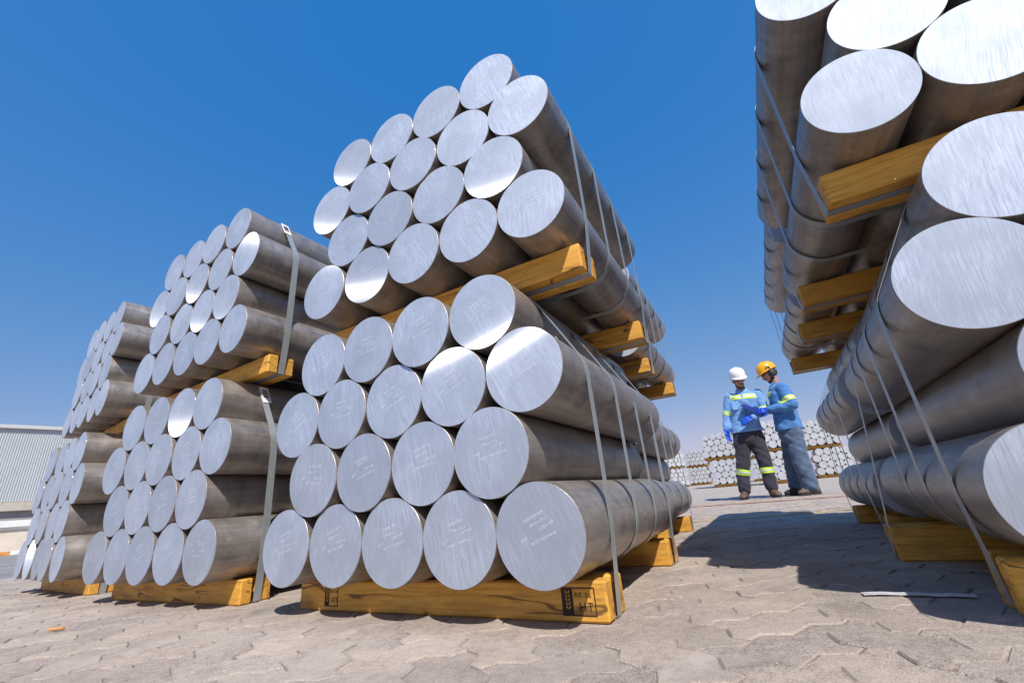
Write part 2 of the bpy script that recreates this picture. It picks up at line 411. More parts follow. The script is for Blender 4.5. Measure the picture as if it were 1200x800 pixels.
def stamp_variant(seed):
    rg = random.Random(seed); it = []
    for s, x, z in lines:
        s2 = ''.join(rg.choice('0123456789') if ch.isdigit() and rg.random() < .3 else ch for ch in s)
        tm = text_mesh(s2, .047 * D)
        it.append((tm, Matrix.Translation(((x + rg.uniform(-.02, .02)) * D, -.0013, (z + rg.uniform(-.01, .01)) * D)) @ rx90 @ Matrix.Rotation(rg.uniform(-.07, .07), 4, 'Z') @ Matrix.Diagonal((rg.uniform(.88, 1.1), rg.uniform(.85, 1.1), 1, 1))))
    me = join_meshes('stamped_marking', it); me.materials.append(M['stamp']); return me
STAMPS = [stamp_variant(k) for k in range(6)]

STICK = {(0, 0): (2.35, .28, 1, .34, .30), (-6.3403, 2): (.55, .35, 2, .08, .06), (-6.2934, 0): (.30, 1.0, 3, .16, .10), (-13.09, 2): (.3, .4, 4, .12, .07), (-13.09, 3): (.5, .5, 5, .07, .05), (-6.2934, 3): (.5, .75, 6, .14, .10)}
ORD = ['first', 'second', 'third', 'fourth', 'fifth']
ROW = ['bottom', 'second', 'third', 'top']
brng = random.Random(21)
TH0 = {}
def bundle(x0, y0, z0, rot, sgn, desc, group, stamps, keep=None, straps=(.80, 1.9, 3.05, 4.15), timbers=(.80, 4.15), tag=None, timber_label='', ground_level=False):
    base = Matrix.Translation(U(x0, y0, z0)) @ Matrix.Rotation(rot, 4, 'Z')
    side = 'aisle' 
    for row in range(4):
        for i in range(5 - row % 2):
            if keep and not keep(row, i): continue
            x = sgn * (i + .5 * (row % 2)); z = row * S3
            th = R(brng.gauss(13, 10) if sgn < 0 else brng.gauss(-6, 4)); dy = brng.uniform(-.022, .022)
            mw = base @ Matrix.Translation((x * D, dy * D, z * D)) @ Matrix.Rotation(-th, 4, 'Y') @ Matrix.Rotation(brng.gauss(0, .004), 4, 'X') @ Matrix.Rotation(brng.gauss(0, .004), 4, 'Z')
            b = link('billet', BM, label=f'aluminium billet, {ORD[i]} from the aisle, {ROW[row]} row, {desc}', cat='billet', group=group, mw=mw)
            link('cut_face', FM, parent=b)
            if stamps: link('stamped_marking', brng.choice(STAMPS), parent=b)
            key = (desc[:5], x0 > -1, row, i)
            if stamps and i == 0 and (x0, row) in STICK: torn_label(b, *STICK[(x0, row)])
    # timbers, in pairs with the strap running in the gap
    for ti, ty in enumerate(timbers):
        ty, ext = ty if isinstance(ty, tuple) else (ty, .43)
        for k, (ya, yb) in enumerate(((ty - .28, ty - .075), (ty + .07, ty + .26))):
            xa, xb = sorted((-sgn * ext, sgn * 4.31))
            jx = brng.uniform(-.02, .02)
            bm = box_bm((xa + jx) * D, (xb + jx) * D, ya * D, yb * D, -(GZ + (z0 if z0 < 1 else 0)) * D, -.502 * D, .0045, seg=1)
            o = link('timber', from_bm('timber', bm, False), M['wood'],
                     label=f'pine timber, {"front" if k == 0 else "rear"} of {["first", "second"][ti]} pair, {desc}', cat='timber', group='pine timbers under the bundles', mw=base)
            if stamps and ti == 0 and k == 0 and timber_label == 'stamped':
                put_stamp(o, (.12 if True else 0), ya, .30); put_stamp(o, -3.62, ya, .22)
            if timber_label == 'right' and ti == 0 and k == 0:
                put_stamp(o, 1.0, ya, .25)
    # straps
    pts = []
    for row in range(4):
        for i in (0, 4 - row % 2):
            cx = sgn * (i + .5 * (row % 2)); cz = row * S3
            pts += [(cx + .505 * math.cos(a * math.pi / 24), cz + .505 * math.sin(a * math.pi / 24)) for a in range(48)]
    for si, sy in enumerate(straps):
        q = list(pts)
        tm = [t if isinstance(t, tuple) else (t, .43) for t in timbers if abs((t[0] if isinstance(t, tuple) else t) - sy) < .05]
        if tm:
            xa, xb = sorted((-sgn * (tm[0][1] + .005), sgn * 4.315)); q += [(xa, -GZ + .012), (xb, -GZ + .012)]
        hull = convex(q)
        w2 = .066 * D; V = []; Fc = []; n = len(hull); th = .0009
        c = Vector((sum(a for a, b in hull) / n, sum(b for a, b in hull) / n))
        tw = brng.uniform(-.02, .02)
        for a, b in hull:
            d = (Vector((a, b)) - c).normalized()
            yo = (sy + tw * b) * D
            for off in (0.0, th):
                for yy in (yo - w2, yo + w2): V.append((a * D + d.x * off, yy, b * D + d.y * off))
        for i in range(n):
            A = 4 * i; B = 4 * ((i + 1) % n)
            Fc += [(A + 2, A + 3, B + 3, B + 2), (A, B, B + 1, A + 1), (A, A + 2, B + 2, B), (A + 1, B + 1, B + 3, A + 3)]
        o = link('strap', mesh('strap', V, Fc), M['strap'], label=f'grey strap, {ORD[si]} from cut faces, {desc}', cat='strap', group='grey straps around the bundles', mw=base)
        # crimped seal on the slanted run below the top row
        if len(straps) > 2 and si in (0, 3):
            hx, hz = (-sgn * .185, 2.245)
            sm_ = box('seal', -.0025, .0025, -w2 - .002, w2 + .002, -.012, .012, .001)
            link('crimp_seal', sm_, M['steel'], o, mw=Matrix.Translation((hx * D, sy * D, hz * D)) @ Matrix.Rotation(sgn * R(30), 4, 'Y'))
        if tag:
            # barcode label wrapped over the strap where it comes off the top billet
            an = R(28); a0 = Vector((-.5 + .508 * math.cos(an), 3 * S3 + .508 * math.sin(an)))
            mwt = base @ Matrix.Translation((a0.x * D, sy * D, a0.y * D)) @ Matrix.Rotation(R(60), 4, 'Y') @ Matrix.Translation((.012, 0, .0006))
            t = link('barcode_label', box('barcode_label', -.044, .040, -w2 * 1.35, w2 * 1.35, .0016, .0028), M['tag'], label=tag, cat='label', group='barcode labels on the straps', mw=mwt)
            bm = bmesh.new(); xx = -.030
            rg = random.Random(5)
            while xx < .016:
                ww = rg.choice((.0012, .002, .003)); box_bm(xx, xx + ww, -w2 * .9, w2 * .9, .0029, .0033, 0, bm); xx += ww + rg.choice((.0015, .0025))
            link('barcode', from_bm('barcode', bm), M['bar'], t)

def convex(P):
    P = sorted(set((round(a, 5), round(b, 5)) for a, b in P))
    def half(pp):
        h = []
        for p in pp:
            while len(h) >= 2 and (h[-1][0] - h[-2][0]) * (p[1] - h[-2][1]) - (h[-1][1] - h[-2][1]) * (p[0] - h[-2][0]) <= 0: h.pop()
            h.append(p)
        return h
    lo = half(P); up = half(P[::-1]); return lo[:-1] + up[:-1]

def put_stamp(parent, cx, y, s):
    # boxed heat-treatment stamp: a dark block with an ear of wheat, code above, HT below
    bm = bmesh.new(); y1 = y * D - .0006; hz = .26 * D; hw = s * D * .62; zc = -.69 * D; t = .006 * D
    def rect(xa, xb, za, zb, yy=y1): box_bm(xa, xb, yy, yy + .0005, za, zb, 0, bm)
    X0 = cx * D - hw; X1 = cx * D + hw; Z0 = zc - hz / 2; Z1 = zc + hz / 2
    rect(X0, X1, Z0, Z0 + 2 * t); rect(X0, X1, Z1 - 2 * t, Z1); rect(X0, X0 + 2 * t, Z0 + 2 * t, Z1 - 2 * t); rect(X1 - 2 * t, X1, Z0 + 2 * t, Z1 - 2 * t)
    rect(X0 + 2.2 * t, X0 + (X1 - X0) * .34, Z0 + 2.2 * t, Z1 - 2.2 * t)
    o = link('heat_treatment_stamp', from_bm('stamp', bm), M['ink'], parent)
    it = []
    for sx, sz, tx, size in (('HT', -.085, .50, .115), ('AR-06', .035, .38, .068)):
        it.append((text_mesh(sx, size * D * (s / .30) ** .5), Matrix.Translation((X0 + (X1 - X0) * tx, y1 - .0002, zc + sz * D)) @ rx90))
    link('stamp_lettering', join_meshes('lettering', it), M['ink'], o)
    bm = bmesh.new(); ex = X0 + (X1 - X0) * .19
    for k in range(5):
        for sg in (-1, 1):
            zz = zc - .07 * D + k * .035 * D
            vv = [bm.verts.new((ex + sg * a * D, y1 - .0003, zz + b * D)) for a, b in ((.004, 0), (.022, .014), (.028, .036), (.008, .02))]
            bm.faces.new(vv)
    link('wheat_ear_mark', from_bm('ear', bm), M['wood'], o)

def torn_label(parent, yc, ang, seed, ln=.30, wd=.17):
    rg = random.Random(seed); n = 14; V = [(.5 * D * math.cos(ang), yc * D, .5 * D * math.sin(ang))]; r = .4985 * D + .0005; V = []
    for k in range(n):
        a = 2 * math.pi * k / n; q = rg.uniform(.55, 1.1); u = ln * .5 * q * math.cos(a); w_ = wd * q * math.sin(a)
        V.append((r * math.cos(ang + w_), (yc + u) * D, r * math.sin(ang + w_)))
    V.append((r * math.cos(ang) , yc * D, r * math.sin(ang)))
    link('torn_sticker', mesh('torn_sticker', V, [(k, (k + 1) % n, n) for k in range(n)]), M['tag'], parent, mw=parent.matrix_basis.to_3x3().to_4x4().inverted())

near = 'billets in the front stacks'
bundle(0, 0, 0, 0, -1, 'lower bundle of the sunlit aisle stack', near, True, timber_label='stamped')
bundle(.2863, .11, 3.9808, .0057, -1, 'upper bundle of the sunlit aisle stack', near, True)
bundle(-6.3403, .0227, .0037, -.0031, -1, 'lower bundle of the barcoded stack', near, True, straps=(.82,), timbers=(.82, 4.15), tag='white barcode label on the strap of the lower barcoded bundle')
bundle(-6.2934, -.0048, 3.9984, -.0363, -1, 'upper bundle of the barcoded stack', near, True, straps=(.82,), timbers=(.82,), tag='white barcode label on the strap of the upper barcoded bundle')
bundle(-13.09, .2546, 0, -.0972, -1, 'lower bundle of the stack nearest the shed', near, True, straps=(.9,), timbers=(.9,))
bundle(-13.1485, .3453, 3.9864, -.1163, -1, 'upper bundle of the stack nearest the shed', near, True, straps=(.9,), timbers=(.9,))
bundle(4.0, .55, .055, -.055, 1, 'lower bundle of the shaded aisle stack', near, False, straps=(.80, 1.9, 2.9, 3.65), timbers=((.80, .45), (3.65, .80)))
bundle(3.92, .6, 4.0, .01, 1, 'upper bundle of the shaded aisle stack', near, False, timber_label='right')
rear = 'billets in the rear aisle stacks'
kp = lambda row, i: i < 2
bundle(-.5, 5.8, 0, 0, -1, 'lower bundle of the rear sunlit stack', rear, False, keep=kp)
bundle(-.2, 6.2, 4.0, 0, -1, 'upper bundle of the rear sunlit stack', rear, False, keep=kp)
bundle(4.2, 5.85, 0, -.01, 1, 'lower bundle of the rear shaded stack', rear, False, keep=kp)
bundle(4.0, 6.3, 4.0, 0, 1, 'upper bundle of the rear shaded stack', rear, False, keep=kp)

# ---------------------------------------------------------------- far stacks beyond the workers
FB = billet_mesh(28); FB.materials.append(M['side'])
def far_disc(n=28):
    r = .485 * D; V = [(r * math.cos(2 * math.pi * i / n), -.004, r * math.sin(2 * math.pi * i / n)) for i in range(n)]
    V += [(x, .002, z) for x, y, z in V]
    return mesh('far_face', V, [tuple(range(n))] + [(i, n + i, n + (i + 1) % n, (i + 1) % n) for i in range(n)])
FD = far_disc(); FD.materials.append(M['brightened'])
bulkB, bulkBF, bulkD, bulkDF = [], [], [], []
def far_stack(x0, y0, rot, lower=True, upper=True, single=True, which='', xo=0.0):
    zg = rise(y0 * D + .4)
    for lev in range(2):
        base = Matrix.Translation(Vector((x0 * D + lev * xo * D, y0 * D, zg + (GZ + lev * 4.0) * D))) @ Matrix.Rotation(rot, 4, 'Z')
        for row in range(4):
            for i in range(5 - row % 2):
                mw = base @ Matrix.Translation(((i + .5 * (row % 2)) * D, brng.uniform(-.06, .06) * D, row * S3 * D)) @ Matrix.Rotation(brng.uniform(-.2, .2), 4, 'Y') @ Matrix.Rotation(brng.gauss(0, .01), 4, 'Z')
                if single:
                    b = link('billet', FB, label=f'aluminium billet in the {["lower", "upper"][lev]} bundle of the {which}', cat='billet', group=f'billets in the {["lower", "upper"][lev]} bundle of the {which}', mw=mw)
                    link('cut_face', FD, parent=b)
                else:
                    for (bv, bf, me) in ((bulkB, bulkBF, FB), (bulkD, bulkDF, FD)):
                        b0 = len(bv); bv += [mw @ v.co for v in me.vertices]; bf += [tuple(b0 + q for q in p.vertices) for p in me.polygons]
        for ti, ty in enumerate((.5, 4.0)):
            bm = box_bm(-.43 * D, 4.4 * D, ty * D, (ty + .5) * D, -GZ * D, -.502 * D, .004)
            link('timber', from_bm('timber', bm), M['wood'], label=f'pine timber, {["near", "back"][ti]}, under the {["lower", "upper"][lev]} bundle of the {which}', cat='timber', group='pine timbers under the far bundles', mw=base)
        pts = [(c + .51 * math.cos(a * math.pi / 12), z + .51 * math.sin(a * math.pi / 12)) for c, z in ((0, 0), (4, 0), (0, 2 * S3), (4, 2 * S3), (.5, 3 * S3), (3.5, 3 * S3)) for a in range(24)] + [(-.44, -GZ + .02), (4.41, -GZ + .02)]
far_stack(-4.6, 71.0, 0, which='far stack left of the white-helmeted worker', xo=-.5)
far_stack(3.0, 62.5, 0, which='far stack between the two workers')
far_stack(9.1, 71.5, 0, which='far stack right of the yellow-helmeted worker', xo=-.9)
far_stack(-13.2, 108.0, 0, single=False, which='distant stack near the open yard')
far_stack(-7.6, 112.0, 0, single=False, which='distant stack behind the far stacks', xo=.2)
far_stack(.6, 90.0, 0, single=False, which='distant stack behind the white-helmeted worker')
far_stack(-16.6, 98.0, .35, single=False, which='distant stack turned side on')
for k, (v, f, m) in enumerate(((bulkB, bulkBF, M['side']), (bulkD, bulkDF, M['brightened']))):
    me = mesh('distant', v, f)
    if k == 0:
        dist = link('distant_billets', me, m, label='distant stacked aluminium billets beyond the yard', cat='billets', kind='stuff')
    else: link('cut_faces', me, m, dist, kind='stuff')

# ---------------------------------------------------------------- shed at the left
A = U(-154.66, 24.74, 0); B = U(-152.34, 34.87, 0)
dr = (B - A); dr.z = 0; dr.normalize(); nrm = Vector((dr.y, -dr.x, 0))
sm = Matrix(((dr.x, -nrm.x, 0, A.x), (dr.y, -nrm.y, 0, A.y), (0, 0, 1, 0), (0, 0, 0, 1)))   # local x along wall, y into the shed
shed = bpy.data.objects.new('shed', None); COL.objects.link(shed); shed.matrix_world = sm
shed['label'] = 'long pale shed with vertically ribbed metal cladding over a cream base wall'; shed['category'] = 'shed'
zr0, zr1 = 11.6 * D, 28.6 * D; X0, X1 = -12.0, 26.0
V = []; Fc = []; p_ = .088; n = int((X1 - X0) / p_)
for k in range(n):
    x = X0 + k * p_
    for dx, dy in ((0, 0), (p_ * .55, 0), (p_ * .62, -.03), (p_ * .93, -.03)): V += [(x + dx, dy, zr0), (x + dx, dy, zr1)]
for k in range(len(V) // 2 - 1): Fc.append((2 * k, 2 * k + 2, 2 * k + 3, 2 * k + 1))
link('ribbed_cladding', mesh('ribbed_cladding', V, Fc), M['rib'], shed)
link('wall_core', box('wall_core', X0, X1, .05, 9.0, 0, zr1 - .02), M['greyw'], shed)
link('roof_capping', box('roof_capping', X0 - .1, X1 + .1, -.16, 9.1, zr1, zr1 + .17), M['roof'], shed)
link('sill_beam', box('sill_beam', X0, X1, -.16, .05, zr0 - .42, zr0 - .02), M['trim'], shed)
link('white_rail', box('white_rail', X0, X1, -.75, -.62, 5.9 * D, 7.3 * D), M['white'], shed)
link('dock_wall', box('dock_wall', X0, 2.25, -.6, -.35, 0, 5.3 * D, .01), M['cream'], shed)
kerb = bpy.data.objects.new('painted_kerb', None); COL.objects.link(kerb); kerb.matrix_world = sm
kerb['label'] = 'kerb painted in orange and white lengths along the shed'; kerb['category'] = 'kerb'
for k in range(12):
    link('kerb_stone', box('kerb_stone', X0 + k * 2.0 + 1.6, X0 + k * 2.0 + 3.585, -1.6, -1.3, 0, .16, .01), M['orange'] if k % 2 else M['white'], kerb)
# dark trolley standing at the end of the dock wall
tr = bpy.data.objects.new('loading_trolley', None); COL.objects.link(tr); tr.matrix_world = sm @ Matrix.Translation((3.1, -.7, 0))
tr['label'] = 'dark loading trolley at the end of the cream dock wall'; tr['category'] = 'trolley'
link('bed', box('bed', -.6, .9, -.35, .35, .30, .42, .01), M['dark'], tr)
link('load', box('load', -.45, .8, -.3, .3, .425, .85, .03), M['greyw'], tr)
def wheel_mesh(r, wd, n=20):
    bm = bmesh.new(); bmesh.ops.create_cone(bm, cap_ends=True, segments=n, radius1=r, radius2=r, depth=wd, matrix=Matrix.Rotation(R(90), 4, 'X'))
    bmesh.ops.bevel(bm, geom=[e for e in bm.edges if len(e.link_faces) == 2 and e.calc_face_angle(0) > 1], offset=r * .15, segments=2, affect='EDGES'); return from_bm('wheel', bm)
WM = wheel_mesh(.15, .09); WM.materials.append(M['dark'])
for wx in (-.4, .7):
    for wy in (-.3, .3): link('wheel', WM, None, tr, mw=Matrix.Translation((wx, wy, .15)))
link('push_handle', box('push_handle', .86, .9, -.3, .3, .42, 1.15, .01), M['dark'], tr)

# ---------------------------------------------------------------- small things on the paving
def flat_strip(name, pts, wd, z, mat, **kw):
    V = []; Fc = []; n = len(pts)
    for i, (x, y, zz) in enumerate(pts):
        a = Vector(pts[max(0, i - 1)]); b = Vector(pts[min(n - 1, i + 1)]); d = (b - a).normalized(); s = Vector((-d.y, d.x, 0)) * wd
        for sg in (-1, 1):
            for h in (0, .0012): V.append((x + s.x * sg, y + s.y * sg, z + zz + h))
    for i in range(n - 1):
        A_, B_ = 4 * i, 4 * i + 4
        Fc += [(A_ + 1, A_ + 3, B_ + 3, B_ + 1), (A_, B_, B_ + 2, A_ + 2), (A_, A_ + 1, B_ + 1, B_), (A_ + 2, B_ + 2, B_ + 3, A_ + 3)]
    return link(name, mesh(name, V, Fc), mat, **kw)
rg = random.Random(4)
pts = [((2.66 + .86 * t) * D, (1.95 + .02 * math.sin(t * 5) - .10 * max(0, t - .55) ** 2) * D, .001 + .001 * abs(math.sin(t * 9))) for t in [k / 22 for k in range(23)]]
flat_strip('strap_offcut', pts, .055 * D, .0008, M['offcut'], label='white offcut of strapping lying in the shade before the timber', cat='strap offcut')
chipme = box('wood_chip', -.022, .022, -.007, .007, 0, .006, .002)
gV, gF = [], []; rg = random.Random(12)
for k in range(2600):                      # loose grit on the paving round the viewpoint
    x = rg.uniform(-9, 5) * D; y = rg.uniform(-3.2, 9) * D; r_ = rg.choice((.0008, .001, .0014, .002)) * rg.uniform(.7, 1.3); b0 = len(gV)
    for i in range(4):
        a_ = rg.uniform(0, 6.28); gV.append((x + r_ * math.cos(a_ + i * 1.57), y + r_ * math.sin(a_ + i * 1.57), .0005))
    gV.append((x, y, .0006 + r_ * 1.1)); gF += [(b0, b0 + 1, b0 + 4), (b0 + 1, b0 + 2, b0 + 4), (b0 + 2, b0 + 3, b0 + 4), (b0 + 3, b0, b0 + 4)]
link('grit', mesh('grit', gV, gF), M['chipstone'], label='loose sand and grit scattered over the paving', cat='grit', kind='stuff')
def ground_hit(px, py):
    d = fw + cr * ((px - 600) / F) - cu * ((py - 400) / F); t = -CAM.z / d.z; return CAM + d * t
link('wood_chip', chipme, M['chip'], label='small orange chip of wood lying on the open paving', cat='wood chip', mw=Matrix.Translation(ground_hit(66, 739) + Vector((0, 0, .003))) @ Matrix.Rotation(.5, 4, 'Z'))

# ---------------------------------------------------------------- people
def ring_loft(bm, rings):       # rings: (centre, rx, ry, axis_x, axis_y)
    n = 20; loops = []
    for c, rx, ry, ax, ay in rings:
        loops.append([bm.verts.new(Vector(c) + Vector(ax) * (rx * math.cos(2 * math.pi * i / n)) + Vector(ay) * (ry * math.sin(2 * math.pi * i / n))) for i in range(n)])
    for a, b in zip(loops, loops[1:]):
        for i in range(n): bm.faces.new((a[i], a[(i + 1) % n], b[(i + 1) % n], b[i]))
    bm.faces.new(list(reversed(loops[0]))); bm.faces.new(loops[-1])
def ball(bm, c, r, sc=(1, 1, 1), rot=None):
    mx = Matrix.Translation(c) @ (rot.to_4x4() if rot else Matrix.Identity(4)) @ Matrix.Diagonal((*sc, 1))
    bmesh.ops.create_uvsphere(bm, u_segments=18, v_segments=12, radius=r, matrix=mx)
def limb(bm, pts, radii):
    for (a, ra), (b, rb) in zip(zip(pts, radii), list(zip(pts, radii))[1:]):
        a = Vector(a); b = Vector(b); d = b - a; L = d.length
        q = d.to_track_quat('Z', 'Y').to_matrix().to_4x4()
        bmesh.ops.create_cone(bm, cap_ends=True, segments=18, radius1=ra, radius2=rb, depth=L, matrix=Matrix.Translation((a + b) / 2) @ q)
    for p, r in zip(pts, radii): ball(bm, Vector(p), r * .995)
def fuse(name, bm, voxel=.011, smooth=4, wrinkle=0.0, seed=0):
    bmesh.ops.recalc_face_normals(bm, faces=bm.faces)
    me = from_bm(name, bm); o = bpy.data.objects.new('t', me); COL.objects.link(o)
    m1 = o.modifiers.new('r', 'REMESH'); m1.mode = 'VOXEL'; m1.voxel_size = voxel
    m2 = o.modifiers.new('s', 'SMOOTH'); m2.iterations = smooth; m2.factor = .5
    dg = bpy.context.evaluated_depsgraph_get(); out = bpy.data.meshes.new_from_object(o.evaluated_get(dg))
    bpy.data.objects.remove(o); bpy.data.meshes.remove(me); out.name = name
    if wrinkle:
        off = Vector((seed * 3.1, seed * 1.7, 0))
        for v in out.vertices:
            p = v.co + off
            a = noise.noise(Vector((p.x * 7 + p.z * 5, p.y * 7, p.z * 13 + p.x * 8))) + .3 * noise.noise(Vector((p.x * 17, p.y * 17, p.z * 24)))
            v.co += v.normal * (wrinkle * a)
    out.polygons.foreach_set('use_smooth', [True] * len(out.polygons)); return out
def band(me, p0, p1, t0, t1, maxd, off, name, mat, parent, keep=None):
    p0 = Vector(p0); p1 = Vector(p1); ax = (p1 - p0); L = ax.length; ax.normalize()
    bm = bmesh.new(); bm.from_mesh(me)
    for t, inner in ((t0, True), (t1, False)):
        bmesh.ops.bisect_plane(bm, geom=bm.verts[:] + bm.edges[:] + bm.faces[:], plane_co=p0 + ax * (t * L), plane_no=ax, clear_inner=inner, clear_outer=not inner)
    kill = []
    for f in bm.faces:
        c = f.calc_center_median(); d = c - p0; rad = (d - ax * d.dot(ax)).length
        if rad > maxd or (keep and not keep(c)): kill.append(f)
    bmesh.ops.delete(bm, geom=kill, context='FACES')
    bm.normal_update()
    for v in bm.verts: v.co += v.normal * off
    return link(name, from_bm(name, bm, True), mat, parent)
def tape(me, p0, p1, t0, t1, maxd, parent, keep=None, off=.004):
    o = band(me, p0, p1, t0, t1, maxd, off, 'reflective_band', M['fluo'], parent, keep)
    m = (t1 - t0); band(me, p0, p1, t0 + .36 * m, t1 - .36 * m, maxd, off + .003, 'silver_stripe', M['silver'], o, keep)

def head_bm(bm, c, fwd, up, s=1.0):
    # skull, jaw, nose, ears, brow; c = centre of head, fwd = facing direction
    fwd = Vector(fwd).normalized(); up = Vector(up); up = (up - fwd * up.dot(fwd)).normalized(); rt = fwd.cross(up)
    rot = Matrix((rt, fwd, up)).transposed()
    P = lambda x, y, z: Vector(c) + rt * x * s + fwd * y * s + up * z * s
    ball(bm, P(0, -.005, .035), .1 * s, (.78, .98, .95), rot)
    ball(bm, P(0, .028, -.045), .07 * s, (.82, .85, 1.05), rot)
    ball(bm, P(0, .060, -.085), .034 * s, (1, .8, .8), rot)
    limb(bm, [P(0, .085, .012), P(0, .108, -.028)], [.009 * s, .016 * s])
    for sx in (-1, 1):
        ball(bm, P(sx * .079, -.008, -.012), .027 * s, (.35, .7, 1.15), rot)
        ball(bm, P(sx * .034, .073, .022), .02 * s, (1.3, .6, .5), rot)
    ball(bm, P(0, .083, -.058), .02 * s, (1.3, .5, .4), rot)
    return P, rot
def helmet(parent, P, rot, mat, peak_dir=1.0, emblem=False):
    bm = bmesh.new(); c = P(0, -.004, .055); n = 32; loops = []
    prof2 = [(1.0, .0), (1.0, .025), (.985, .05), (.93, .082), (.82, .108), (.64, .128), (.40, .141), (.15, .146)]
    for s_, h in prof2:
        loops.append([bm.verts.new(P(.112 * s_ * math.cos(2 * math.pi * i / n), -.004 + .133 * s_ * math.sin(2 * math.pi * i / n), .045 + h)) for i in range(n)])
    for a, b in zip(loops, loops[1:]):
        for i in range(n): bm.faces.new((a[i], a[(i + 1) % n], b[(i + 1) % n], b[i]))
    bm.faces.new(loops[-1])
    o = link('helmet', from_bm('helmet', bm, True), mat, parent)
    bm = bmesh.new(); n = 24; inner = []; outer = []; top = []
    for i in range(n):
        a = 2 * math.pi * i / n; e = .055 if math.sin(a) > 0 else .0
        ext = .012 + e * max(0, math.sin(a)) ** .8
        ci, si = math.cos(a), math.sin(a)
        inner.append(bm.verts.new(P(.108 * ci, -.004 + .129 * si, .047)))
        outer.append(bm.verts.new(P((.112 + ext * .6) * ci, -.004 + (.133 + ext) * si, .043 - .012 * max(0, si))))
        top.append(bm.verts.new(P(.112 * ci, -.004 + .133 * si, .056)))
    for i in range(n):
        j = (i + 1) % n
        bm.faces.new((inner[i], inner[j], outer[j], outer[i])); bm.faces.new((outer[i], outer[j], top[j], top[i]))
    link('brim', from_bm('brim', bm, True), mat, o)
    # raised crown ridge
    bm = bmesh.new(); limb(bm, [P(0, .095, .125), P(0, .05, .176), P(0, -.004, .188), P(0, -.06, .176), P(0, -.10, .13)], [.012, .014, .015, .014, .012])
    link('crown_ridge', from_bm('crown_ridge', bm, True), mat, o)
    return o
def hand_bm(bm, wrist, pdir, palm_n, curl=.5, s=1.0, side=1):
    pdir = Vector(pdir).normalized(); pn = Vector(palm_n); pn = (pn - pdir * pn.dot(pdir)).normalized(); lat = pdir.cross(pn)
    w0 = Vector(wrist)
    q = lambda a, b, c: w0 + pdir * a * s + lat * b * s + pn * c * s
    limb(bm, [q(-.02, 0, 0), q(.03, 0, 0)], [.028 * s, .03 * s])
    for b in (-.026, -.009, .009, .026): limb(bm, [q(.02, b * .8, 0), q(.085, b, 0)], [.017 * s, .015 * s])
    for b, L in ((-.030, .062), (-.010, .078), (.010, .082), (.030, .072)):
        a1 = curl * .6; a2 = curl * 1.5
        p1 = q(.088, b, 0); p2 = p1 + (pdir * math.cos(a1) + pn * math.sin(a1)) * L * .5 * s; p3 = p2 + (pdir * math.cos(a2) + pn * math.sin(a2)) * L * .5 * s
        limb(bm, [p1, p2, p3], [.0105 * s, .0098 * s, .0085 * s])
    limb(bm, [q(.02, side * .028, .006), q(.055, side * .058, .016), q(.085, side * .064, .028)], [.014 * s, .0115 * s, .0095 * s])
def boot(parent, heel, toe, mat, shaft=.13, wd=.05):
    h = Vector(heel); t = Vector(toe); d = (t - h); L = d.length; d.normalize(); lat = Vector((-d.y, d.x, 0)); up = Vector((0, 0, 1))
    bm = bmesh.new()
    def st(f, hw, z0, z1): return (h + d * (L * f) + up * ((z0 + z1) / 2), hw, (z1 - z0) / 2, lat, up)
    ring_loft(bm, [st(0, wd * .55, .02, .085), st(.06, wd * .8, .016, .11), st(.25, wd * .86, .016, .135), st(.45, wd * .88, .016, .115), st(.62, wd * 1.0, .016, .09), st(.82, wd * 1.0, .016, .078), st(.95, wd * .8, .018, .066), st(1.0, wd * .45, .022, .05)])
    limb(bm, [h + d * (L * .2) + up * .08, h + d * (L * .18) + up * (shaft + .06)], [wd * .95, wd * 1.05])
    o = link('boot', fuse('boot', bm, .008, 3), mat, parent)
    bm = bmesh.new(); n = 20; lo, hi = [], []
    out = []
    for i in range(n):
        a = 2 * math.pi * i / n; f = .5 + .52 * math.cos(a); hw = wd * (1.02 if f > .5 else .86) * math.sin(a)
        out.append(h + d * (L * f) + lat * hw)
    lo = [bm.verts.new(p + up * 0.0) for p in out]; hi = [bm.verts.new(p + up * .026) for p in out]
    for i in range(n): bm.faces.new((lo[i], lo[(i + 1) % n], hi[(i + 1) % n], hi[i]))
    bm.faces.new(lo[::-1]); bm.faces.new(hi)
    link('sole', from_bm('sole', bm), M['sole'], o)

X_, Y_, Z_ = (1, 0, 0), (0, 1, 0), (0, 0, 1)
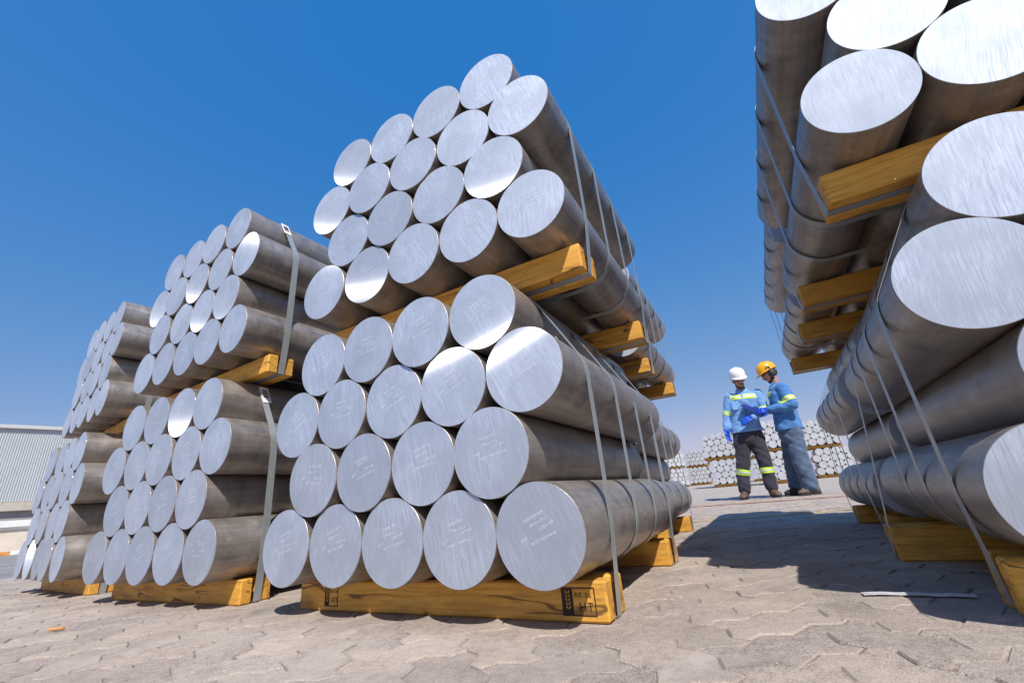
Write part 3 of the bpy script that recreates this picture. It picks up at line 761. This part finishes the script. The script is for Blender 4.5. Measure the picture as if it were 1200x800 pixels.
# --- worker in the white helmet, facing the camera
def worker_white():
    yb = 31 * D
    def W(x, z, y=0.0): return Vector((x, yb + y, z))
    body = None
    hc = W(.432, 1.665, -.03); fwd = Vector((.28, -1, -.42)); up = Vector((.0, -.2, 1))
    sh_l, el_l, wr_l = W(.255, 1.425), W(.165, 1.19, .02), W(.105, .985, -.03)
    sh_r, el_r, wr_r = W(.615, 1.415), W(.655, 1.165, -.03), W(.50, 1.075, -.235)
    hip = W(.352, .93)
    bm = bmesh.new(); P, rot = head_bm(bm, hc, fwd, up)
    limb(bm, [hc + Vector((0, .02, -.06)), W(.437, 1.50, .02), W(.43, 1.38, .02)], [.058, .058, .07])
    for a in ((sh_l, el_l, wr_l), (sh_r, el_r, wr_r)): limb(bm, list(a), [.05, .042, .03])
    limb(bm, [W(.43, 1.35), W(.37, .95)], [.12, .12])
    for x, kx, axx in ((.26, .205, .135), (.45, .47, .465)): limb(bm, [W(x, .9), W(kx, .5), W(axx, .12)], [.08, .06, .045])
    body = link('person', fuse('person', bm, .008, 3), M['skin'], label='worker in white helmet, light blue shirt and navy trousers, pointing at the clipboard', cat='person')
    # shirt
    bm = bmesh.new()
    ring_loft(bm, [(W(.353, .90), .218, .146, X_, Y_), (W(.355, .96), .205, .135, X_, Y_), (W(.37, 1.08), .19, .13, X_, Y_), (W(.40, 1.25), .20, .14, X_, Y_), (W(.425, 1.36), .215, .14, X_, Y_), (W(.435, 1.43), .19, .115, X_, Y_), (W(.438, 1.47), .12, .085, X_, Y_), (W(.438, 1.505), .075, .075, X_, Y_)])
    limb(bm, [sh_l, el_l, wr_l], [.082, .066, .05]); limb(bm, [sh_r, el_r, wr_r], [.082, .068, .05])
    sh = fuse('shirt', bm, .012, 3, .009, 1); shirt = link('shirt', sh, M['shirt'], body)
    # collar
    bm = bmesh.new()
    for sg in (-1, 1):
        b = W(.438, 1.49, -.07)
        q = [b + Vector((sg * .012, -.03, -.055)), b + Vector((sg * .075, -.015, -.03)), b + Vector((sg * .085, .05, .02)), b + Vector((sg * .06, .03, .045)), b + Vector((sg * .02, -.012, -.005))]
        f = bm.faces.new([bm.verts.new(v) for v in q])
    g = bmesh.ops.extrude_face_region(bm, geom=bm.faces[:]); bmesh.ops.translate(bm, vec=(0, -.005, .003), verts=[e for e in g['geom'] if isinstance(e, bmesh.types.BMVert)])
    link('collar', from_bm('collar', bm), M['shirt'], shirt)
    bm = bmesh.new(); limb(bm, [W(.43, 1.44, -.135), W(.405, 1.2, -.142), W(.365, .93, -.138)], [.008, .008, .008]); link('placket', from_bm('placket', bm, True), M['shirt'], shirt)
    for sg in (-1, 1):
        link('pocket', box('pocket', -.055, .055, -.012, .0, -.065, .06, .004), M['shirt'], shirt, mw=Matrix.Translation(W(.415 + sg * .105, 1.285, -.128)) @ Matrix.Rotation(-sg * .25, 4, 'Z'))
    tape(sh, W(.42, 1.30), W(.43, 1.45), .42, .86, .30, shirt, lambda c: abs(c.x - .432) < .168 and c.y < yb - .02)
    tape(sh, sh_l, el_l, .80, 1.03, .11, shirt, lambda c: c.x < .27)
    tape(sh, sh_r, el_r, .80, 1.03, .11, shirt, lambda c: c.x > .56 and c.y > yb - .12)
    # trousers
    bm = bmesh.new()
    ring_loft(bm, [(W(.352, .93), .185, .125, X_, Y_), (W(.352, .86), .20, .135, X_, Y_), (W(.353, .78), .20, .135, X_, Y_), (W(.354, .72), .17, .11, X_, Y_)])
    limb(bm, [W(.262, .80), W(.212, .52, -.01), W(.15, .30, .01), W(.135, .14, .0)], [.115, .095, .088, .084])
    limb(bm, [W(.447, .80), W(.468, .52, -.01), W(.47, .30, .01), W(.468, .14, .0)], [.115, .095, .088, .084])
    tr_ = fuse('trousers', bm, .012, 2, .012, 2); tro = link('trousers', tr_, M['navy'], body)
    tape(tr_, W(.20, .46), W(.15, .26), .32, .70, .16, tro, lambda c: c.x < .30)
    tape(tr_, W(.469, .46), W(.47, .26), .32, .70, .16, tro, lambda c: c.x > .32)
    boot(body, W(.135, 0, .06), W(.085, 0, -.20), M['boot']); boot(body, W(.44, 0, .05), W(.535, 0, -.17), M['boot'])
    bm = bmesh.new(); hand_bm(bm, wr_l, (-.10, -.1, -1), (.8, -.5, 0), .45, 1.2, 1); link('glove', fuse('glove', bm, .006, 2), M['glove'], body)
    bm = bmesh.new(); hand_bm(bm, wr_r, (-.95, -.22, -.30), (0, .85, -.5), .35, 1.2, -1); link('glove', fuse('glove', bm, .006, 2), M['glove'], body)
    # face
    bm = bmesh.new(); ball(bm, P(0, .045, -.096), .046, (1.0, .9, .62), rot); ball(bm, P(0, .093, -.047), .026, (1.3, .4, .35), rot)
    for sg in (-1, 1): ball(bm, P(sg * .046, .02, -.07), .032, (.55, .9, 1.0), rot)
    link('beard', fuse('beard', bm, .006, 2), M['beard'], body)
    bm = bmesh.new()
    for sg in (-1, 1): ball(bm, P(sg * .036, .088, .018), .028, (1.15, .45, .75), rot)
    limb(bm, [P(-.07, .075, .022), P(.07, .075, .022)], [.006, .006])
    for sg in (-1, 1): limb(bm, [P(sg * .07, .075, .022), P(sg * .082, -.01, .018)], [.005, .004])
    link('sunglasses', from_bm('sunglasses', bm, True), M['lens'], body)
    helmet(body, P, rot, M['hw'])
    bm = bmesh.new(); ball(bm, P(0, -.02, .0), .098, (.8, .95, .7), rot); link('hair', from_bm('hair', bm, True), M['beard'], body)

def worker_yellow():
    yb = 30.8 * D
    def W(x, z, y=0.0): return Vector((x, yb + y, z))
    hc = W(.845, 1.66, -.02); fwd = Vector((-1, -.25, -.38)); up = Vector((-.1, 0, 1))
    sh_n, el_n, wr_n = W(.93, 1.405, -.17), W(.985, 1.155, -.24), W(.71, 1.135, -.22)
    sh_f, el_f, wr_f = W(.85, 1.40, .16), W(.80, 1.17, .22), W(.62, 1.19, .06)
    bm = bmesh.new(); P, rot = head_bm(bm, hc, fwd, up)
    limb(bm, [hc + Vector((.02, 0, -.06)), W(.885, 1.49), W(.895, 1.38)], [.058, .058, .07])
    for a in ((sh_n, el_n, wr_n), (sh_f, el_f, wr_f)): limb(bm, list(a), [.05, .042, .03])
    limb(bm, [W(.895, 1.35), W(.88, .9)], [.12, .12])
    for hx, kx, ax_, y in ((.90, .87, .925, -.09), (.85, .80, .757, .145)): limb(bm, [W(hx, .88, y), W(kx, .49, y), W(ax_, .12, y)], [.08, .06, .045])
    body = link('person', fuse('person', bm, .008, 3), M['skin'], label='worker in yellow helmet with ear defenders, blue jacket and faded trousers, holding the clipboard', cat='person')
    d1 = Vector((.35, .94, 0)).normalized(); d2 = Vector((.94, -.35, 0)).normalized()
    bm = bmesh.new()
    ring_loft(bm, [(W(.878, .845), .212, .176, d1, d2), (W(.88, .92), .20, .165, d1, d2), (W(.885, 1.08), .185, .15, d1, d2), (W(.89, 1.25), .205, .15, d1, d2), (W(.895, 1.36), .215, .14, d1, d2), (W(.897, 1.43), .19, .115, d1, d2), (W(.892, 1.475), .12, .085, d1, d2), (W(.885, 1.51), .078, .075, d1, d2)])
    limb(bm, [sh_n, el_n, wr_n], [.085, .072, .052]); limb(bm, [sh_f, el_f, wr_f], [.085, .07, .052])
    sh = fuse('jacket', bm, .012, 3, .010, 5); jk = link('jacket', sh, M['shirt2'], body)
    tape(sh, W(.885, 1.30), W(.895, 1.45), .10, .56, .30, jk, lambda c: (c.x < .845 and c.y > yb - .165))
    tape(sh, sh_n, el_n, .58, .84, .13, jk, lambda c: c.y < yb - .10 and c.x > .84)
    tape(sh, sh_f, el_f, .58, .84, .13, jk, lambda c: c.y > yb + .12)
    bm = bmesh.new()
    for sg in (-1, 1):
        b = W(.845, 1.50, -.01)
        bm.faces.new([bm.verts.new(b + Vector(v)) for v in ((-.045, sg * .01, -.06), (-.05, sg * .06, -.035), (.02, sg * .095, .0), (.05, sg * .07, .04), (-.02, sg * .045, .01))])
    g = bmesh.ops.extrude_face_region(bm, geom=bm.faces[:]); bmesh.ops.translate(bm, vec=(-.006, 0, .003), verts=[e for e in g['geom'] if isinstance(e, bmesh.types.BMVert)])
    link('collar', from_bm('collar', bm), M['shirt2'], jk)
    bm = bmesh.new()
    ring_loft(bm, [(W(.878, .88), .175, .14, d1, d2), (W(.88, .80), .185, .15, d1, d2), (W(.88, .74), .18, .14, d1, d2), (W(.88, .68), .14, .10, d1, d2)])
    limb(bm, [W(.905, .80, -.085), W(.885, .50, -.10), W(.895, .28, -.11), W(.905, .12, -.11)], [.112, .108, .100, .096])
    limb(bm, [W(.86, .80, .085), W(.80, .50, .13), W(.77, .28, .15), W(.755, .12, .16)], [.108, .098, .084, .080])
    tr_ = fuse('trousers', bm, .012, 2, .014, 8); link('trousers', tr_, M['denim'], body)
    boot(body, W(1.0, 0, -.10), W(.745, 0, -.16), M['boot2']); boot(body, W(.815, 0, .16), W(.60, 0, .06), M['sole'])  # far boot reuses the sole black: its shade is put into the colour
    bm = bmesh.new(); hand_bm(bm, wr_n, (-1, -.02, .05), (0, .85, -.4), .75, 1.15, 1); link('glove', fuse('glove', bm, .006, 2), M['glove'], body)
    bm = bmesh.new(); hand_bm(bm, wr_f, (-1, -.35, .12), (0, -.3, -1), .6, 1.05, 1); link('glove', fuse('glove', bm, .006, 2), M['glove'], body)
    bm = bmesh.new(); ball(bm, P(0, .045, -.096), .046, (1.0, .9, .62), rot); ball(bm, P(0, .093, -.047), .026, (1.3, .4, .35), rot)
    for sg in (-1, 1): ball(bm, P(sg * .046, .02, -.07), .032, (.55, .9, 1.0), rot)
    link('beard', fuse('beard', bm, .006, 2), M['beard'], body)
    bm = bmesh.new()
    for sg in (-1, 1): ball(bm, P(sg * .036, .088, .018), .024, (1.15, .4, .7), rot)
    for sg in (-1, 1): limb(bm, [P(sg * .06, .08, .022), P(sg * .082, -.01, .018)], [.005, .004])
    link('glasses', from_bm('glasses', bm, True), M['lens'], body)
    h = helmet(body, P, rot, M['hy'])
    for sg in (-1, 1):
        bm = bmesh.new(); ball(bm, P(sg * .098, -.012, -.005), .048, (.55, .85, 1.1), rot); ball(bm, P(sg * .085, -.012, -.005), .05, (.3, .9, 1.15), rot)
        limb(bm, [P(sg * .112, -.012, .03), P(sg * .12, -.012, .085)], [.007, .007])
        link('ear_defender', from_bm('ear_defender', bm, True), M['dark'], h)
    # small dark emblem on the camera side of the shell: an arch over a bar
    bm = bmesh.new(); sd = -1 if rot.col[0].y > 0 else 1
    for k in range(7):
        a = math.pi * (k / 6); ball(bm, P(sd * .1085, .012 + .022 * math.cos(a), .075 + .024 * math.sin(a)), .0075)
    for k in range(3): ball(bm, P(sd * .110, .026 - .012 * k, .072), .0075)
    link('emblem', fuse('emblem', bm, .004, 1), M['dark'], h)
    bm = bmesh.new(); ball(bm, P(0, -.02, .0), .098, (.8, .95, .7), rot); link('hair', from_bm('hair', bm, True), M['beard'], body)
    # clipboard held between the two men
    a = W(.361, 1.262, -.20); b = W(.575, 1.06, -.26); c = W(.715, 1.108, -.05); d = W(.498, 1.300, .02)
    n_ = (b - a).cross(d - a).normalized()
    if n_.y < 0: n_ = -n_
    V = [q + n_ * s for s in (-.003, .003) for q in (a, b, c, d)]
    cb = bpy.data.objects.new('clipboard', None); COL.objects.link(cb); cb['label'] = 'dark blue clipboard held up between the two workers'; cb['category'] = 'clipboard'
    link('board', mesh('board', V, [(0, 1, 2, 3), (7, 6, 5, 4), (0, 4, 5, 1), (1, 5, 6, 2), (2, 6, 7, 3), (3, 7, 4, 0)]), M['board'], cb)
    pc = (a + b + c + d) / 4
    V2 = [pc + (q - pc) * .9 + n_ * s for s in (.0045, .008) for q in (a, b, c, d)]
    link('paper_sheets', mesh('paper_sheets', V2, [(3, 2, 1, 0), (4, 5, 6, 7), (0, 1, 5, 4), (1, 2, 6, 5), (2, 3, 7, 6), (3, 0, 4, 7)]), M['tag'], cb)
    e = (a + d) / 2 * .5 + (a + d) / 2 * .5
    bm = bmesh.new(); limb(bm, [a.lerp(d, .3) + n_ * .012 + (b - a) * .04, a.lerp(d, .7) + n_ * .012 + (b - a) * .04], [.010, .010]); link('spring_clip', from_bm('clip', bm, True), M['steel'], cb)
worker_white(); worker_yellow()
